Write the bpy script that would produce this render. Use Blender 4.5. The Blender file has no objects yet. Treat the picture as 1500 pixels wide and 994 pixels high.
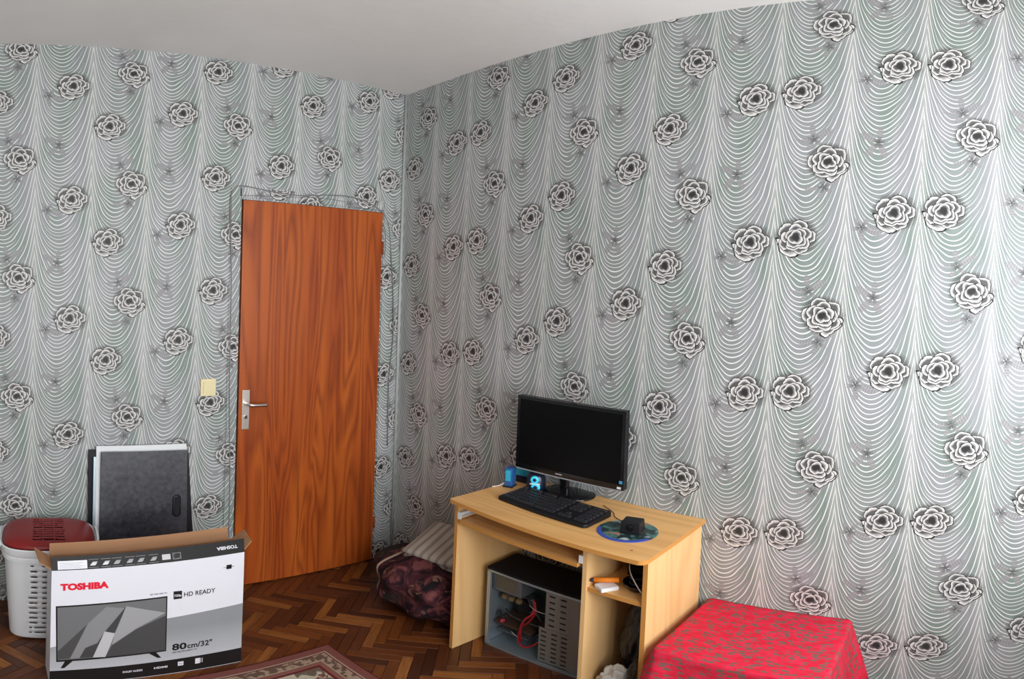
import bpy, bmesh, math, random
from mathutils import Vector, Matrix
R = random.Random(7)
C = bpy.context.scene.collection
PI = math.pi

# ------------------------------------------------------------------ camera (the photograph is a spherical phone panorama)
cam = bpy.data.cameras.new('camera'); co = bpy.data.objects.new('camera', cam); C.objects.link(co)
co.matrix_world = Matrix(((0.673991, -0.012374, -0.738636, -1.9386),
                          (-0.737930, 0.035538, -0.673941, -2.5915),
                          (0.034589, 0.999292, 0.014821, 1.60425), (0, 0, 0, 1)))
cam.type = 'PANO'
for holder in (cam, getattr(cam, 'cycles', None)):
    try:
        holder.panorama_type = 'EQUIRECTANGULAR'
        holder.latitude_max = 0.508864; holder.latitude_min = -0.653428
        holder.longitude_min = -0.863544; holder.longitude_max = 0.863544
    except Exception: pass
cam.clip_start = 0.02
bpy.context.scene.camera = co
# ------------------------------------------------------------------ world, light, exposure
SKY = 6.5
w = bpy.data.worlds.new('overcast_sky'); bpy.context.scene.world = w; w.use_nodes = True
bg = w.node_tree.nodes['Background']; bg.inputs[0].default_value = (0.95, 0.975, 1.0, 1); bg.inputs[1].default_value = SKY
WX0, WX1, WZ0, WZ1, WY = -2.2, -0.30, 0.80, 2.35, -3.4
la = bpy.data.lights.new('window_daylight', 'AREA'); la.shape = 'RECTANGLE'; la.size = WX1-WX0; la.size_y = WZ1-WZ0
la.cycles.is_portal = True
lo = bpy.data.objects.new('window_daylight', la); C.objects.link(lo)
lo.location = ((WX0+WX1)/2, WY-0.02, (WZ0+WZ1)/2); lo.rotation_euler = (PI/2, 0, 0)
vs = bpy.context.scene.view_settings
vs.view_transform = 'Standard'; vs.look = 'None'; vs.gamma = 1; vs.use_curve_mapping = False
vs.exposure = 0.95
sc = bpy.context.scene
sc.cycles.use_denoising = True
sc.cycles.max_bounces = 8; sc.cycles.diffuse_bounces = 6

# ------------------------------------------------------------------ node maths helper
class G:
    def __init__(s, name, rough=.6, spec=.3, metal=0):
        s.m = bpy.data.materials.new(name); s.m.use_nodes = True
        s.t = s.m.node_tree; s.b = s.t.nodes['Principled BSDF']
        s.b.inputs['Roughness'].default_value = rough; s.b.inputs['Metallic'].default_value = metal
        s.b.inputs['Specular IOR Level'].default_value = spec
    def n(s, k, **p):
        x = s.t.nodes.new(k)
        for a, v in p.items(): setattr(x, a, v)
        return x
    def put(s, inp, v):
        if isinstance(v, V): s.t.links.new(v.s, inp)
        elif isinstance(v, bpy.types.NodeSocket): s.t.links.new(v, inp)
        elif isinstance(v, (tuple, list)) and len(v) == 3 and inp.type == 'RGBA': inp.default_value = (*v, 1)
        else: inp.default_value = v
    def op(s, o, *a, clamp=False):
        x = s.n('ShaderNodeMath', operation=o, use_clamp=clamp)
        for i, v in enumerate(a): s.put(x.inputs[i], v)
        return V(s, x.outputs[0])
    def coord(s, which='Object'):
        x = s.n('ShaderNodeTexCoord'); return x.outputs[which]
    def xyz(s, sock):
        x = s.n('ShaderNodeSeparateXYZ'); s.put(x.inputs[0], sock); return [V(s, o) for o in x.outputs]
    def vec(s, a, b, c=0.):
        x = s.n('ShaderNodeCombineXYZ')
        for i, v in enumerate((a, b, c)): s.put(x.inputs[i], v)
        return V(s, x.outputs[0])
    def noise(s, v, scale=5., detail=3., rough=.5, dist=0., out=0):
        x = s.n('ShaderNodeTexNoise'); s.put(x.inputs['Vector'], v); s.put(x.inputs['Scale'], scale)
        x.inputs['Detail'].default_value = detail; x.inputs['Roughness'].default_value = rough; x.inputs['Distortion'].default_value = dist
        return V(s, x.outputs[out])
    def mix(s, f, a, b, blend='MIX'):
        x = s.n('ShaderNodeMix', data_type='RGBA', blend_type=blend)
        s.put(x.inputs[0], f); s.put(x.inputs[6], a); s.put(x.inputs[7], b); return V(s, x.outputs[2])
    def ramp(s, f, stops, interp='LINEAR'):
        x = s.n('ShaderNodeValToRGB'); s.put(x.inputs[0], f); r = x.color_ramp; r.interpolation = interp
        for i, (p, c) in enumerate(stops):
            e = r.elements[i] if i < 2 else r.elements.new(p)
            e.position = p; e.color = (*c, 1) if len(c) == 3 else c
        return V(s, x.outputs[0])
    def bump(s, h, strength=.3, dist=.002):
        x = s.n('ShaderNodeBump'); x.inputs['Strength'].default_value = strength; x.inputs['Distance'].default_value = dist
        s.put(x.inputs['Height'], h); s.t.links.new(x.outputs[0], s.b.inputs['Normal'])
    def col(s, v): s.put(s.b.inputs['Base Color'], v); return s.m
class V:
    def __init__(s, g, sock): s.g = g; s.s = sock
    def __add__(s, o): return s.g.op('ADD', s, o)
    __radd__ = __add__
    def __mul__(s, o): return s.g.op('MULTIPLY', s, o)
    __rmul__ = __mul__
    def __sub__(s, o): return s.g.op('SUBTRACT', s, o)
    def __rsub__(s, o): return s.g.op('SUBTRACT', o, s)
    def __truediv__(s, o): return s.g.op('DIVIDE', s, o)
    def __rtruediv__(s, o): return s.g.op('DIVIDE', o, s)
    def __pow__(s, o): return s.g.op('POWER', s, o)
    def floor(s): return s.g.op('FLOOR', s)
    def fract(s): return s.g.op('FRACT', s)
    def abs(s): return s.g.op('ABSOLUTE', s)
    def sin(s): return s.g.op('SINE', s)
    def cos(s): return s.g.op('COSINE', s)
    def sqrt(s): return s.g.op('SQRT', s)
    def max(s, o): return s.g.op('MAXIMUM', s, o)
    def min(s, o): return s.g.op('MINIMUM', s, o)
    def clamp(s): return s.g.op('ADD', s, 0., clamp=True)
    def lt(s, o): return s.g.op('LESS_THAN', s, o)
    def gt(s, o): return s.g.op('GREATER_THAN', s, o)
    def step(s, a, b):      # smooth 0..1 between a and b
        return ((s-a)*(1/(b-a))).clamp()
def plain(name, c, rough=.6, spec=.3, metal=0, emit=None):
    g = G(name, rough, spec, metal); g.col(c)
    return g.m

# ------------------------------------------------------------------ wallpaper
W, H = 0.4929, 0.53328
def wallpaper():
    g = G('wallpaper_swags_and_roses', .52, .35)
    uv = g.n('ShaderNodeUVMap', uv_map='UVMap').outputs[0]
    u, v, _ = g.xyz(uv)
    # --- swags: streams at u = -0.033 and +W/2 from it
    hw = W/2
    su = ((u+.033)/hw)
    q = su.fract()*hw                                   # 0..hw inside one swag
    cL = hw*.42
    left = q.lt(cL)
    t = (left*((cL-q)/cL) + (1-left)*((q-cL)/(hw-cL))).clamp()
    t2 = t*t
    t6 = t2*t2*t2
    gh = left*(t2*.15+t6*.10) + (1-left)*(t2*.205+t6*.10)
    slope = left*((t*.30+t2*t2*t*.60)/cL) + (1-left)*((t*.41+t2*t2*t*.60)/(hw-cL))
    sp = H/30
    wob = g.noise(g.vec(u*4., v*7.), 1.3, 1.)
    f = (v-gh+su.floor()*.07)/sp + wob*2.4
    cls = f.floor()
    fr = (f.fract()-.5).abs()                           # 0 at the line
    leng = (slope*slope+1).sqrt()
    dist = fr*sp/leng                                   # metres from line centre
    k4 = (cls*.25).fract()
    k2 = (cls*.5).fract().gt(.25)                       # odd lines
    main = k4.lt(.12)                                   # every fourth line runs the full width
    fade = 1-(1-main)*(left*(k2*t.step(.30, .62)+(1-k2)*t.step(.55, .95)) + (1-left)*(k2*t.step(.22, .48)+(1-k2)*t.step(.40, .72)))
    rnd = (cls*12.9898).sin()*43758.5
    rnd = rnd.fract()
    wd = (.00125+rnd*.0007+main*.0004)*fade*(1-t*.30)+.00002
    line = (1-(dist-wd*.75)/(wd*.55)).clamp()*fade.gt(.05)
    shade = (1-(dist-wd)/.0028).clamp()*fade
    n1 = g.noise(g.vec(u*1.0, v*.35), 7., 2.)
    n2 = g.noise(g.vec(u, v), 420., 1.)
    core = t.step(.80, 1.)
    base = g.mix(n1.step(.38, .62), (.205, .255, .232), (.295, .303, .318))
    base = g.mix(core*.6, base, (.46, .46, .45))
    base = g.mix(shade*.35, base, (.22, .25, .25))
    base = g.mix((n2-.5)*.35+.0, base, (.15, .15, .15))
    c = g.mix(line, base, (.74, .74, .71))
    # --- leaves
    def wrap(x, P): return ((x/P+.5).fract()-.5)*P
    def nearest(lst):
        out = None
        for (cu, cv, *ex) in lst:
            dx = wrap(u-cu, W); dy = wrap(v-cv, H)
            d = dx*dx+dy*dy
            if out is None: out = [dx, dy, d]+[V(g, g.n('ShaderNodeValue').outputs[0]) for _ in ex]; 
            if out[2].s is d.s:
                for i, e in enumerate(ex): out[3+i].s.default_value = e
                continue
            m = d.lt(out[2])
            out = [out[0]+(dx-out[0])*m, out[1]+(dy-out[1])*m, out[2].min(d)] + [out[3+i]+(e-out[3+i])*m for i, e in enumerate(ex)]
        return out
    uD, vD, uC, vC, uB, vB = .0465, 0., .1457, -.2668, .3772, .0885
    dx, dy, d, rot = nearest([(uB-.110, vB-.052, .3), (uB-.062, vB+.245, 1.1), (uC-.052, vC+.082, 2.0), (uC-.012, vC-.092, 4.4)])
    r = d.sqrt()/.074
    th = g.op('ARCTAN2', dy, dx)+rot
    lob = (th*2.5).cos().abs()
    bl = (lob**1.3)*(.72+.28*(th*1.5+rot).cos())
    inside = ((bl-r)*14.).clamp()
    edge = (1-(bl-r)*9.).clamp()*inside
    veins = ((r*46.+lob*9.).sin()*.5+.5)
    lc = g.mix(veins*.5, (.33, .32, .33), (.14, .135, .14))
    lc = g.mix(edge*.5, lc, (.12, .11, .12))
    dark = (1-r*3.0).clamp()
    lc = g.mix(dark, lc, (.02, .02, .02))
    c = g.mix(inside*.85, c, lc)
    # --- roses
    dx, dy, d, sx = nearest([(uD, vD, -1.), (uC, vC, 1.), (uB, vB, -1.)])
    x = dx*sx/.072; y = dy/.0620
    nv = g.vec(x, y, sx)
    wx = g.noise(nv, 2.3, 2.)-.5; wy = g.noise(g.vec(y, x, sx+3.), 2.3, 2.)-.5
    x = x+wx*.30; y = y+wy*.30
    stops = [(0, (.010, .010, .010)), (.14, (.015, .015, .015)), (.23, (.72, .71, .68)), (.38, (.66, .64, .62)), (.58, (.36, .35, .35)), (.82, (.10, .10, .10))]
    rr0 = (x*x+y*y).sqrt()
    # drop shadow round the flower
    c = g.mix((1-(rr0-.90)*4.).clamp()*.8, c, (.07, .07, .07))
    fl = None; allm = None
    # tail petals (lower right in the flower's own frame)
    tx = x*.8+y*.6+0.10; ty = (y*.8-x*.6)+.80   # rotated frame
    td = 1-((tx*tx)/.42+(ty*ty)/.11).sqrt()
    tm = (td*30.).clamp()
    c = g.mix(tm, c, g.ramp(td*1.2, stops))
    td2 = 1-(((tx-.30)*(tx-.30))/.30+((ty-.13)*(ty-.13))/.05).sqrt()
    c = g.mix((td2*30.).clamp(), c, g.ramp(td2*1.2, stops))
    rings = [(1.0, 5, .1, 0, 0), (.82, 5, 1.3, .03, .05), (.63, 4, .4, -.02, .07), (.44, 3, 2.2, -.05, .04)]
    for (rk, n, ph, ox, oy) in rings:
        xx = x+ox; yy = y+oy
        rr = (xx*xx+yy*yy).sqrt()
        t_ = g.op('ARCTAN2', yy, xx)
        bk = ((t_*(n/2)+ph).sin().abs()*(.24*rk)+rk*.77)
        dd = (bk-rr)/.20
        c = g.mix((dd*14.).clamp(), c, g.ramp(dd*.8, stops))
    c = g.mix((1-(rr0-.15)*9.).clamp(), c, (.03, .03, .03))
    g.bump(line*.5+shade*.3, .25, .001)
    return g.col(c)
M = {}
M['paper'] = wallpaper()

def ceiling_mat():
    g = G('ceiling_paint', .8, .2); p = g.coord()
    n = g.noise(p, 1.6, 4.); n2 = g.noise(p, 60., 3.)
    g.bump(g.noise(p, 25., 4.), .25, .004)
    return g.col(g.mix(n.step(.35, .65), (.74, .72, .70), (.80, .78, .765)))
M['ceiling'] = ceiling_mat()
def parquet_mat():
    g = G('varnished_oak_parquet', .28, .5)
    geo = g.n('ShaderNodeNewGeometry'); rnd = V(g, geo.outputs['Random Per Island'])
    uv = g.n('ShaderNodeUVMap', uv_map='UVMap').outputs[0]
    u, v, _ = g.xyz(uv)
    n = g.noise(g.vec(u*5.+rnd*37., v*55., rnd*11.), 1.2, 5., .6)
    f = g.noise(g.vec(u*18.+rnd*17., v*260., rnd*5.), 1., 3., .6)
    base = g.ramp(rnd, [(0, (.040, .011, .004)), (.3, (.090, .024, .007)), (.6, (.140, .036, .008)), (.85, (.21, .062, .011)), (1, (.33, .12, .028))])
    c = g.mix(n.step(.35, .7)*.6, base, (.05, .016, .006))
    c = g.mix(f.step(.5, .7)*.35, c, (.04, .014, .006))
    g.put(g.b.inputs['Roughness'], f*.25+.22)
    g.bump(f, .12, .0006)
    return g.col(c)
M['parquet'] = parquet_mat()
M['subfloor'] = plain('parquet_gap_dirt', (.018, .010, .006), .8)
def wood(name, c1, c2, c3, axis='z', rough=.4, figure=1., spec=.4, fs=1.):
    g = G(name, rough, spec); x, y, z = g.xyz(g.coord())
    a, b, c_ = {'z': (x, y, z), 'x': (z, y, x), 'y': (x, z, y)}[axis]   # c_ runs along the grain
    wv = g.noise(g.vec(a*2.4*fs, b*2.4*fs, c_*.22*fs), 1.6, 1.5, .4, figure)
    fig = (wv*11.).fract(); fig = (fig-.5).abs()*2
    st = g.noise(g.vec(a*60.*fs, b*60.*fs, c_*1.6*fs), 1., 4., .65)
    br = g.noise(g.vec(a*9.*fs, b*9.*fs, c_*.5*fs), 1., 2.)
    c = g.mix(br.step(.3, .7), c1, c2)
    c = g.mix((fig*.5+st*.7).step(.45, 1.)*.75, c, c3)
    g.bump(st, .05, .0005)
    return g.col(c)
M['door'] = wood('mahogany_veneer', (.46, .105, .014), (.34, .062, .009), (.13, .018, .004), 'z', .38, 1.0, .4, 1.5)
M['beech'] = wood('beech_laminate', (.76, .44, .17), (.72, .40, .145), (.58, .29, .09), 'y', .42, .4)
M['beech_v'] = wood('beech_laminate_upright', (.80, .52, .24), (.77, .48, .21), (.66, .38, .15), 'z', .42, .4)
M['edge'] = plain('beech_edge_band', (.55, .25, .06), .45)
M['black_gloss'] = plain('black_gloss_plastic', (.006, .006, .007), .12, .5)
M['black'] = plain('black_plastic', (.009, .009, .011), .45, .25)
M['matte'] = plain('matte_black_steel', (.008, .008, .009), .7, .15)
M['screen'] = plain('monitor_glass', (.003, .003, .0035), .28, .15)
M['steel'] = plain('galvanised_steel', (.42, .50, .55), .42, .5, .75)
M['steel_dark'] = plain('steel_inside', (.16, .17, .18), .5, .5, .6)
M['chrome'] = plain('chrome', (.75, .74, .72), .22, .5, 1.)
M['satin'] = plain('satin_nickel', (.62, .58, .54), .38, .5, .9)
M['white'] = plain('white_plastic', (.74, .75, .76), .45, .4)
M['cream'] = plain('cream_plastic', (.80, .70, .42), .4, .4)
M['red'] = plain('red_lid_plastic', (.23, .010, .010), .38, .45)
M['slot'] = plain('dark_hole', (.01, .01, .01), .9)
M['cable_grey'] = plain('grey_cable', (.22, .21, .21), .6)
M['cable_white'] = plain('white_cable', (.75, .74, .70), .5)
M['cable_black'] = plain('black_cable', (.01, .01, .012), .5)

# ------------------------------------------------------------------ mesh helpers
def obj(name, bm, mat, parent=None, smooth=False, bevel=0, seg=2):
    if bevel: bmesh.ops.bevel(bm, geom=bm.edges[:], offset=bevel, segments=seg, affect='EDGES', profile=.6)
    bmesh.ops.recalc_face_normals(bm, faces=bm.faces[:])
    me = bpy.data.meshes.new(name); bm.to_mesh(me); bm.free()
    for m in (mat if isinstance(mat, (list, tuple)) else [mat]): me.materials.append(M[m] if isinstance(m, str) else m)
    if smooth:
        for p in me.polygons: p.use_smooth = True
    o = bpy.data.objects.new(name, me); C.objects.link(o)
    if parent: o.parent = parent
    return o
def sharp(o, ang=35):
    me = o.data
    for p in me.polygons: p.use_smooth = True
    bm = bmesh.new(); bm.from_mesh(me)
    for e in bm.edges:
        if len(e.link_faces) == 2 and e.calc_face_angle(0) > math.radians(ang): e.smooth = False
    bm.to_mesh(me); bm.free(); return o
def thing(name, label, cat, loc=(0, 0, 0), rz=0, group=None):
    o = bpy.data.objects.new(name, None); C.objects.link(o); o.empty_display_size = .05
    o.location = loc; o.rotation_euler = (0, 0, rz); return tag(o, label, cat, group)
def tag(o, label, cat, group=None):
    o['label'] = label; o['category'] = cat
    if group: o['group'] = group
    return o
def struct(o): o['kind'] = 'structure'; return o
def bx(bm, x0, x1, y0, y1, z0, z1, mi=0):
    vs_ = [bm.verts.new((x, y, z)) for x in (x0, x1) for y in (y0, y1) for z in (z0, z1)]
    fs = []
    for q in ((0, 1, 3, 2), (4, 6, 7, 5), (0, 4, 5, 1), (2, 3, 7, 6), (0, 2, 6, 4), (1, 5, 7, 3)):
        f = bm.faces.new([vs_[i] for i in q]); f.material_index = mi; fs.append(f)
    return fs
def box(name, x0, x1, y0, y1, z0, z1, mat, parent=None, bevel=.0, seg=2):
    bm = bmesh.new(); bx(bm, x0, x1, y0, y1, z0, z1)
    return obj(name, bm, mat, parent, False, bevel, seg)
def tube(pts, r, n=8, bm=None, closed=False, caps=True):
    bm = bm or bmesh.new(); P = [Vector(p) for p in pts]; rings = []
    up = Vector((0, 0, 1)); prev = None
    for i, p in enumerate(P):
        d = (P[min(i+1, len(P)-1)]-P[max(i-1, 0)]).normalized()
        a = prev or (up.cross(d) if abs(d.z) < .95 else Vector((1, 0, 0)).cross(d))
        a = (a-d*a.dot(d)).normalized(); prev = a; b = d.cross(a)
        rr = r[i] if isinstance(r, (list, tuple)) else r
        rings.append([bm.verts.new(p+(a*math.cos(2*PI*k/n)+b*math.sin(2*PI*k/n))*rr) for k in range(n)])
    for A, B in zip(rings, rings[1:]):
        for k in range(n): bm.faces.new((A[k], A[(k+1) % n], B[(k+1) % n], B[k]))
    if caps: bm.faces.new(rings[0][::-1]); bm.faces.new(rings[-1])
    return bm
def smooth_pts(pts, n=6):
    P = [Vector(p) for p in pts]; out = []
    for i in range(len(P)-1):
        a = P[max(i-1, 0)]; b = P[i]; c = P[i+1]; d = P[min(i+2, len(P)-1)]
        for k in range(n):
            t = k/n
            out.append(.5*((2*b)+(-a+c)*t+(2*a-5*b+4*c-d)*t*t+(-a+3*b-3*c+d)*t**3))
    out.append(P[-1]); return out
def lathe(prof, n=32, sx=1, sy=1, bm=None, c=(0, 0, 0)):
    bm = bm or bmesh.new(); rings = []
    for r, z in prof: rings.append([bm.verts.new((c[0]+r*sx*math.cos(2*PI*k/n), c[1]+r*sy*math.sin(2*PI*k/n), c[2]+z)) for k in range(n)])
    for A, B in zip(rings, rings[1:]):
        for k in range(n): bm.faces.new((A[k], A[(k+1) % n], B[(k+1) % n], B[k]))
    bm.faces.new(rings[0][::-1]); bm.faces.new(rings[-1]); return bm
def prism(poly, z0, z1, bm=None):
    bm = bm or bmesh.new()
    A = [bm.verts.new((x, y, z0)) for x, y in poly]; B = [bm.verts.new((x, y, z1)) for x, y in poly]; n = len(poly)
    bm.faces.new(A[::-1]); bm.faces.new(B)
    for k in range(n): bm.faces.new((A[k], A[(k+1) % n], B[(k+1) % n], B[k]))
    return bm
def text(s, size, mat, parent, loc, rot=(PI/2, 0, 0), name='lettering', width=None, bold=0., ext=.0004):
    cu = bpy.data.curves.new(name, 'FONT'); cu.body = s; cu.size = size; cu.extrude = ext; cu.offset = bold; cu.resolution_u = 3
    o = bpy.data.objects.new(name, cu); C.objects.link(o)
    bpy.context.view_layer.update()
    me = bpy.data.meshes.new_from_object(o); me.materials.clear(); me.materials.append(mat)
    bpy.data.objects.remove(o)
    if width:
        xs = [v.co.x for v in me.vertices]; k = width/(max(xs)-min(xs)); x0 = min(xs)
        for v in me.vertices: v.co.x = (v.co.x-x0)*k
    o = bpy.data.objects.new(name, me); C.objects.link(o); o.parent = parent; o.location = loc; o.rotation_euler = rot
    return o

# ------------------------------------------------------------------ room shell
CZ = 2.703; WT = 2.80; XL = -3.6
def strip_uv(bm, fn):
    uvl = bm.loops.layers.uv.get('UVMap') or bm.loops.layers.uv.new('UVMap')
    for f in bm.faces:
        cen = f.calc_center_median()
        for l in f.loops: l[uvl].uv = fn(l.vert.co, cen)
SE = .034
LS = [(-.14, 2.181)] + [(-.118-.4929*(k+1), v) for k, v in enumerate((2.518, 2.623, 2.301, 2.400, 2.33, 2.45, 2.29))]
RS = [(.049+i*.4929, v) for i, v in enumerate((2.249, 2.364, 2.542, 2.244, 2.351, 2.45, 2.30, 2.41))]
def left_uv(co, cen):
    for i, (x0, v0) in enumerate(LS):
        if cen.x >= x0-SE: return (co.x-x0-i*W+4*W, co.z-v0)
    return (co.x, co.z)
def right_uv(co, cen):
    u = -cen.y
    if u < .049-SE: return (-co.y-.049, co.z-2.40)
    for i, (x0, v0) in reversed(list(enumerate(RS))):
        if u >= x0-SE: return (-co.y-x0, co.z-v0)
DX0, DX1, DZ1 = -.925, -.142, 1.99
def vwall(cuts, zr, fx, uvf, name, holes=(), thick=.12, mat='paper'):
    bm = bmesh.new()
    zs = sorted({zr[0], zr[1], *[h for ho in holes for h in ho[2:]]})
    cs = sorted({*cuts, *[h for ho in holes for h in ho[:2]]})
    for a, b in zip(cs, cs[1:]):
        for z0, z1 in zip(zs, zs[1:]):
            m = ((a+b)/2, (z0+z1)/2)
            if any(h[0] < m[0] < h[1] and h[2] < m[1] < h[3] for h in holes): continue
            bx(bm, *fx(a, b), z0, z1)
    if uvf: strip_uv(bm, uvf)
    return struct(obj(name, bm, mat))
vwall([XL]+[x-SE for x, _ in LS if x-SE > XL]+[0], (0, WT), lambda a, b: (a, b, 0, .12), left_uv, 'wall_left', [(DX0-.004, DX1+.004, 0, DZ1+.004)])
vwall([WY]+[-x+SE for x, _ in RS if -x+SE > WY]+[.12], (0, WT), lambda a, b: (0, .12, a, b), right_uv, 'wall_right')
M['plain_wall'] = plain('plain_wall', (.50, .50, .49), .8)
vwall([XL-.12, .12], (0, WT), lambda a, b: (a, b, WY-.12, WY), None, 'wall_back', [(WX0, WX1, WZ0, WZ1)], mat='plain_wall')
struct(box('wall_side', XL-.12, XL, WY, .12, 0, WT, 'plain_wall'))
cl_ = struct(box('ceiling', XL-.12, .12, WY-.12, .12, CZ, CZ+.2, 'ceiling'))
for v_ in cl_.data.vertices: v_.co.z += -.012-.0175*(v_.co.y-.12)      # the ceiling rises a little towards the window
# window behind the camera
win = struct(thing('window_1', '', '')); del win['label']; del win['category']
bm = bmesh.new(); fw = .06
for a in ((WX0, WX1, WZ0, WZ0+fw), (WX0, WX1, WZ1-fw, WZ1), (WX0, WX0+fw, WZ0, WZ1), (WX1-fw, WX1, WZ0, WZ1), ((WX0+WX1)/2-.04, (WX0+WX1)/2+.04, WZ0, WZ1)):
    bx(bm, a[0], a[1], WY-.09, WY-.04, a[2], a[3])
obj('window_frame', bm, 'white', win)
# floor: herringbone parquet, one block at a time near the camera's view
fl = struct(box('floor', XL-.12, .12, WY-.12, .12, -.05, -.004, 'subfloor'))
BL, BW = .21, .042
def block_bm(bm=None, mtx=None):
    bm = bm or bmesh.new(); e = .0007; b = .0016
    uvl = bm.loops.layers.uv.get('UVMap') or bm.loops.layers.uv.new('UVMap')
    lo_ = [(e, e), (BL-e, e), (BL-e, BW-e), (e, BW-e)]
    hi = [(e+b, e+b), (BL-e-b, e+b), (BL-e-b, BW-e-b), (e+b, BW-e-b)]
    A = [bm.verts.new((x, y, -.006)) for x, y in lo_]; T = [bm.verts.new((x, y, -.0012)) for x, y in lo_]; B = [bm.verts.new((x, y, 0)) for x, y in hi]
    fs = [bm.faces.new(B)]
    for k in range(4):
        fs.append(bm.faces.new((T[k], T[(k+1) % 4], B[(k+1) % 4], B[k]))); fs.append(bm.faces.new((A[k], A[(k+1) % 4], T[(k+1) % 4], T[k])))
    for f in fs:
        for l in f.loops: l[uvl].uv = l.vert.co.xy
    if mtx:
        for v in A+T+B: v.co = mtx @ v.co
    return bm
bm = block_bm(); me0 = None
proto = obj('parquet_block', bm, 'parquet', fl); me0 = proto.data
bpy.data.objects.remove(proto)
rotm = Matrix.Rotation(math.radians(-47), 4, 'Z'); org = Vector((-1.0, -.75, 0))
near, rest = [], []
N = 74
for i in range(-N, N):
    for j in range(-N, N):
        k = (i-j) % 10
        if k == 0: m = Matrix.Translation((i*BW, j*BW, 0)); cc = Vector(((i+2.5)*BW, (j+.5)*BW, 0))
        elif k == 9: m = Matrix.Translation(((i+1)*BW, j*BW, 0)) @ Matrix.Rotation(PI/2, 4, 'Z'); cc = Vector(((i+.5)*BW, (j+2.5)*BW, 0))
        else: continue
        c_ = rotm @ cc + org
        if not (XL < c_.x < .08 and WY < c_.y < .10): continue
        m = Matrix.Translation(org) @ rotm @ m
        vis = c_.x > -2.2 and c_.y > -1.9 - (0 if c_.x > -1.3 else -.95)
        (near if vis else rest).append((c_.length, m))
near.sort(key=lambda a: (Vector((a[1].translation.x+.8, a[1].translation.y+.75, 0))).length)
rest += near[296:]; near = near[:296]
for _, m in near:
    o = bpy.data.objects.new('parquet_block', me0); C.objects.link(o); o.parent = fl
    mm = m.copy(); mm.translation.z += R.uniform(-.0006, .0004)
    o.matrix_world = mm
bm = bmesh.new()
for _, m in rest: block_bm(bm, m)
o = obj('parquet_blocks', bm, 'parquet', fl); o['kind'] = 'stuff'

# shared 'Random Per Island' is the same for every copy of one mesh, so the near blocks take Object Random instead
def near_parquet():
    m = M['parquet'].copy(); m.name = 'varnished_oak_parquet_single'
    t = m.node_tree; oi = t.nodes.new('ShaderNodeObjectInfo')
    for l in list(t.links):
        if l.from_socket.name == 'Random Per Island':
            to = l.to_socket; t.links.remove(l); t.links.new(oi.outputs['Random'], to)
    return m
me0.materials.clear(); me0.materials.append(near_parquet())

# papered-over door casing
def trim(name, x0, x1, z0, z1):
    bm = bmesh.new(); bx(bm, x0, x1, -.007, .001, z0, z1)
    strip_uv(bm, left_uv); bmesh.ops.bevel(bm, geom=bm.edges[:], offset=.004, segments=2, affect='EDGES')
    return struct(obj(name, bm, 'paper'))
trim('trim_1', -.985, DX0-.012, 0, 2.055); trim('trim_2', DX1+.012, -.078, 0, 2.055); trim('trim_3', DX0-.012, DX1+.012, DZ1+.012, 2.055)
M['corner_paper'] = plain('corner_paper', (.42, .44, .43), .5)
bm = tube([(-.006, -.006, 0), (-.008, -.008, CZ-.012)], .008, 10)
struct(obj('trim_4', bm, 'corner_paper', smooth=True))

# door
dr = struct(thing('door_1', '', '')); del dr['label']; del dr['category']
box('door_leaf', DX0, DX1, -.016, .024, .008, DZ1, 'door', dr, .0015)
box('door_rebate', DX0-.004, DX1+.004, .03, .06, 0, DZ1+.004, 'slot', dr)
hp = box('handle_plate', -.909, -.872, -.021, -.016, .882, 1.078, 'satin', dr, .0015)
bm = tube(smooth_pts([(-.890, -.02, 1.012), (-.890, -.052, 1.012), (-.884, -.062, 1.012), (-.86, -.066, 1.010), (-.80, -.064, 1.008)], 6), .0085, 10)
obj('door_handle', bm, 'chrome', dr, True)
lk = obj('lock_cylinder', tube([(-.8905, -.0205, .945), (-.8905, -.0265, .945)], .0095, 16), 'chrome', dr)
box('keyhole', -.8925, -.8885, -.0275, -.0265, .937, .953, 'slot', lk)
for z in (1.80, .25):
    obj('hinge', tube([(DX1+.005, -.018, z-.035), (DX1+.005, -.018, z+.035)], .006, 10), plain('reddish_hinge', (.25, .06, .03), .5), dr, True)

# wire round the casing
wire = [(-.955, -.009, .02), (-.957, -.009, .6), (-.972, -.009, 1.1), (-.975, -.009, 1.6), (-.988, -.009, 1.95), (-.975, -.009, 2.035), (-.93, -.009, 2.058), (-.80, -.009, 2.045), (-.634, -.009, 2.036), (-.45, -.009, 2.056),
        (-.34, -.009, 2.058), (-.24, -.009, 2.04), (-.149, -.009, 2.00), (-.10, -.009, 1.935), (-.085, -.009, 1.85), (-.072, -.009, 1.74), (-.05, -.009, 1.5), (-.046, -.009, 1.29), (-.064, -.009, 1.07), (-.058, -.009, .7)]
tag(obj('telephone_wire', tube(smooth_pts(wire, 6), .0028, 6), 'cable_grey', smooth=True), 'thin grey wire tacked around the wooden door', 'wire')
wire2 = [(-.93, -.010, 2.012), (-.7, -.010, 2.022), (-.5, -.010, 2.034), (-.40, -.010, 2.03), (-.3, -.010, 2.022), (-.2, -.010, 1.965), (-.13, -.010, 1.92), (-.115, -.010, 1.85), (-.118, -.010, 1.75)]
tag(obj('telephone_wire', tube(smooth_pts(wire2, 6), .0016, 6), 'cable_grey', smooth=True), 'shorter fainter wire just above the top edge of the door', 'wire')
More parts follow.
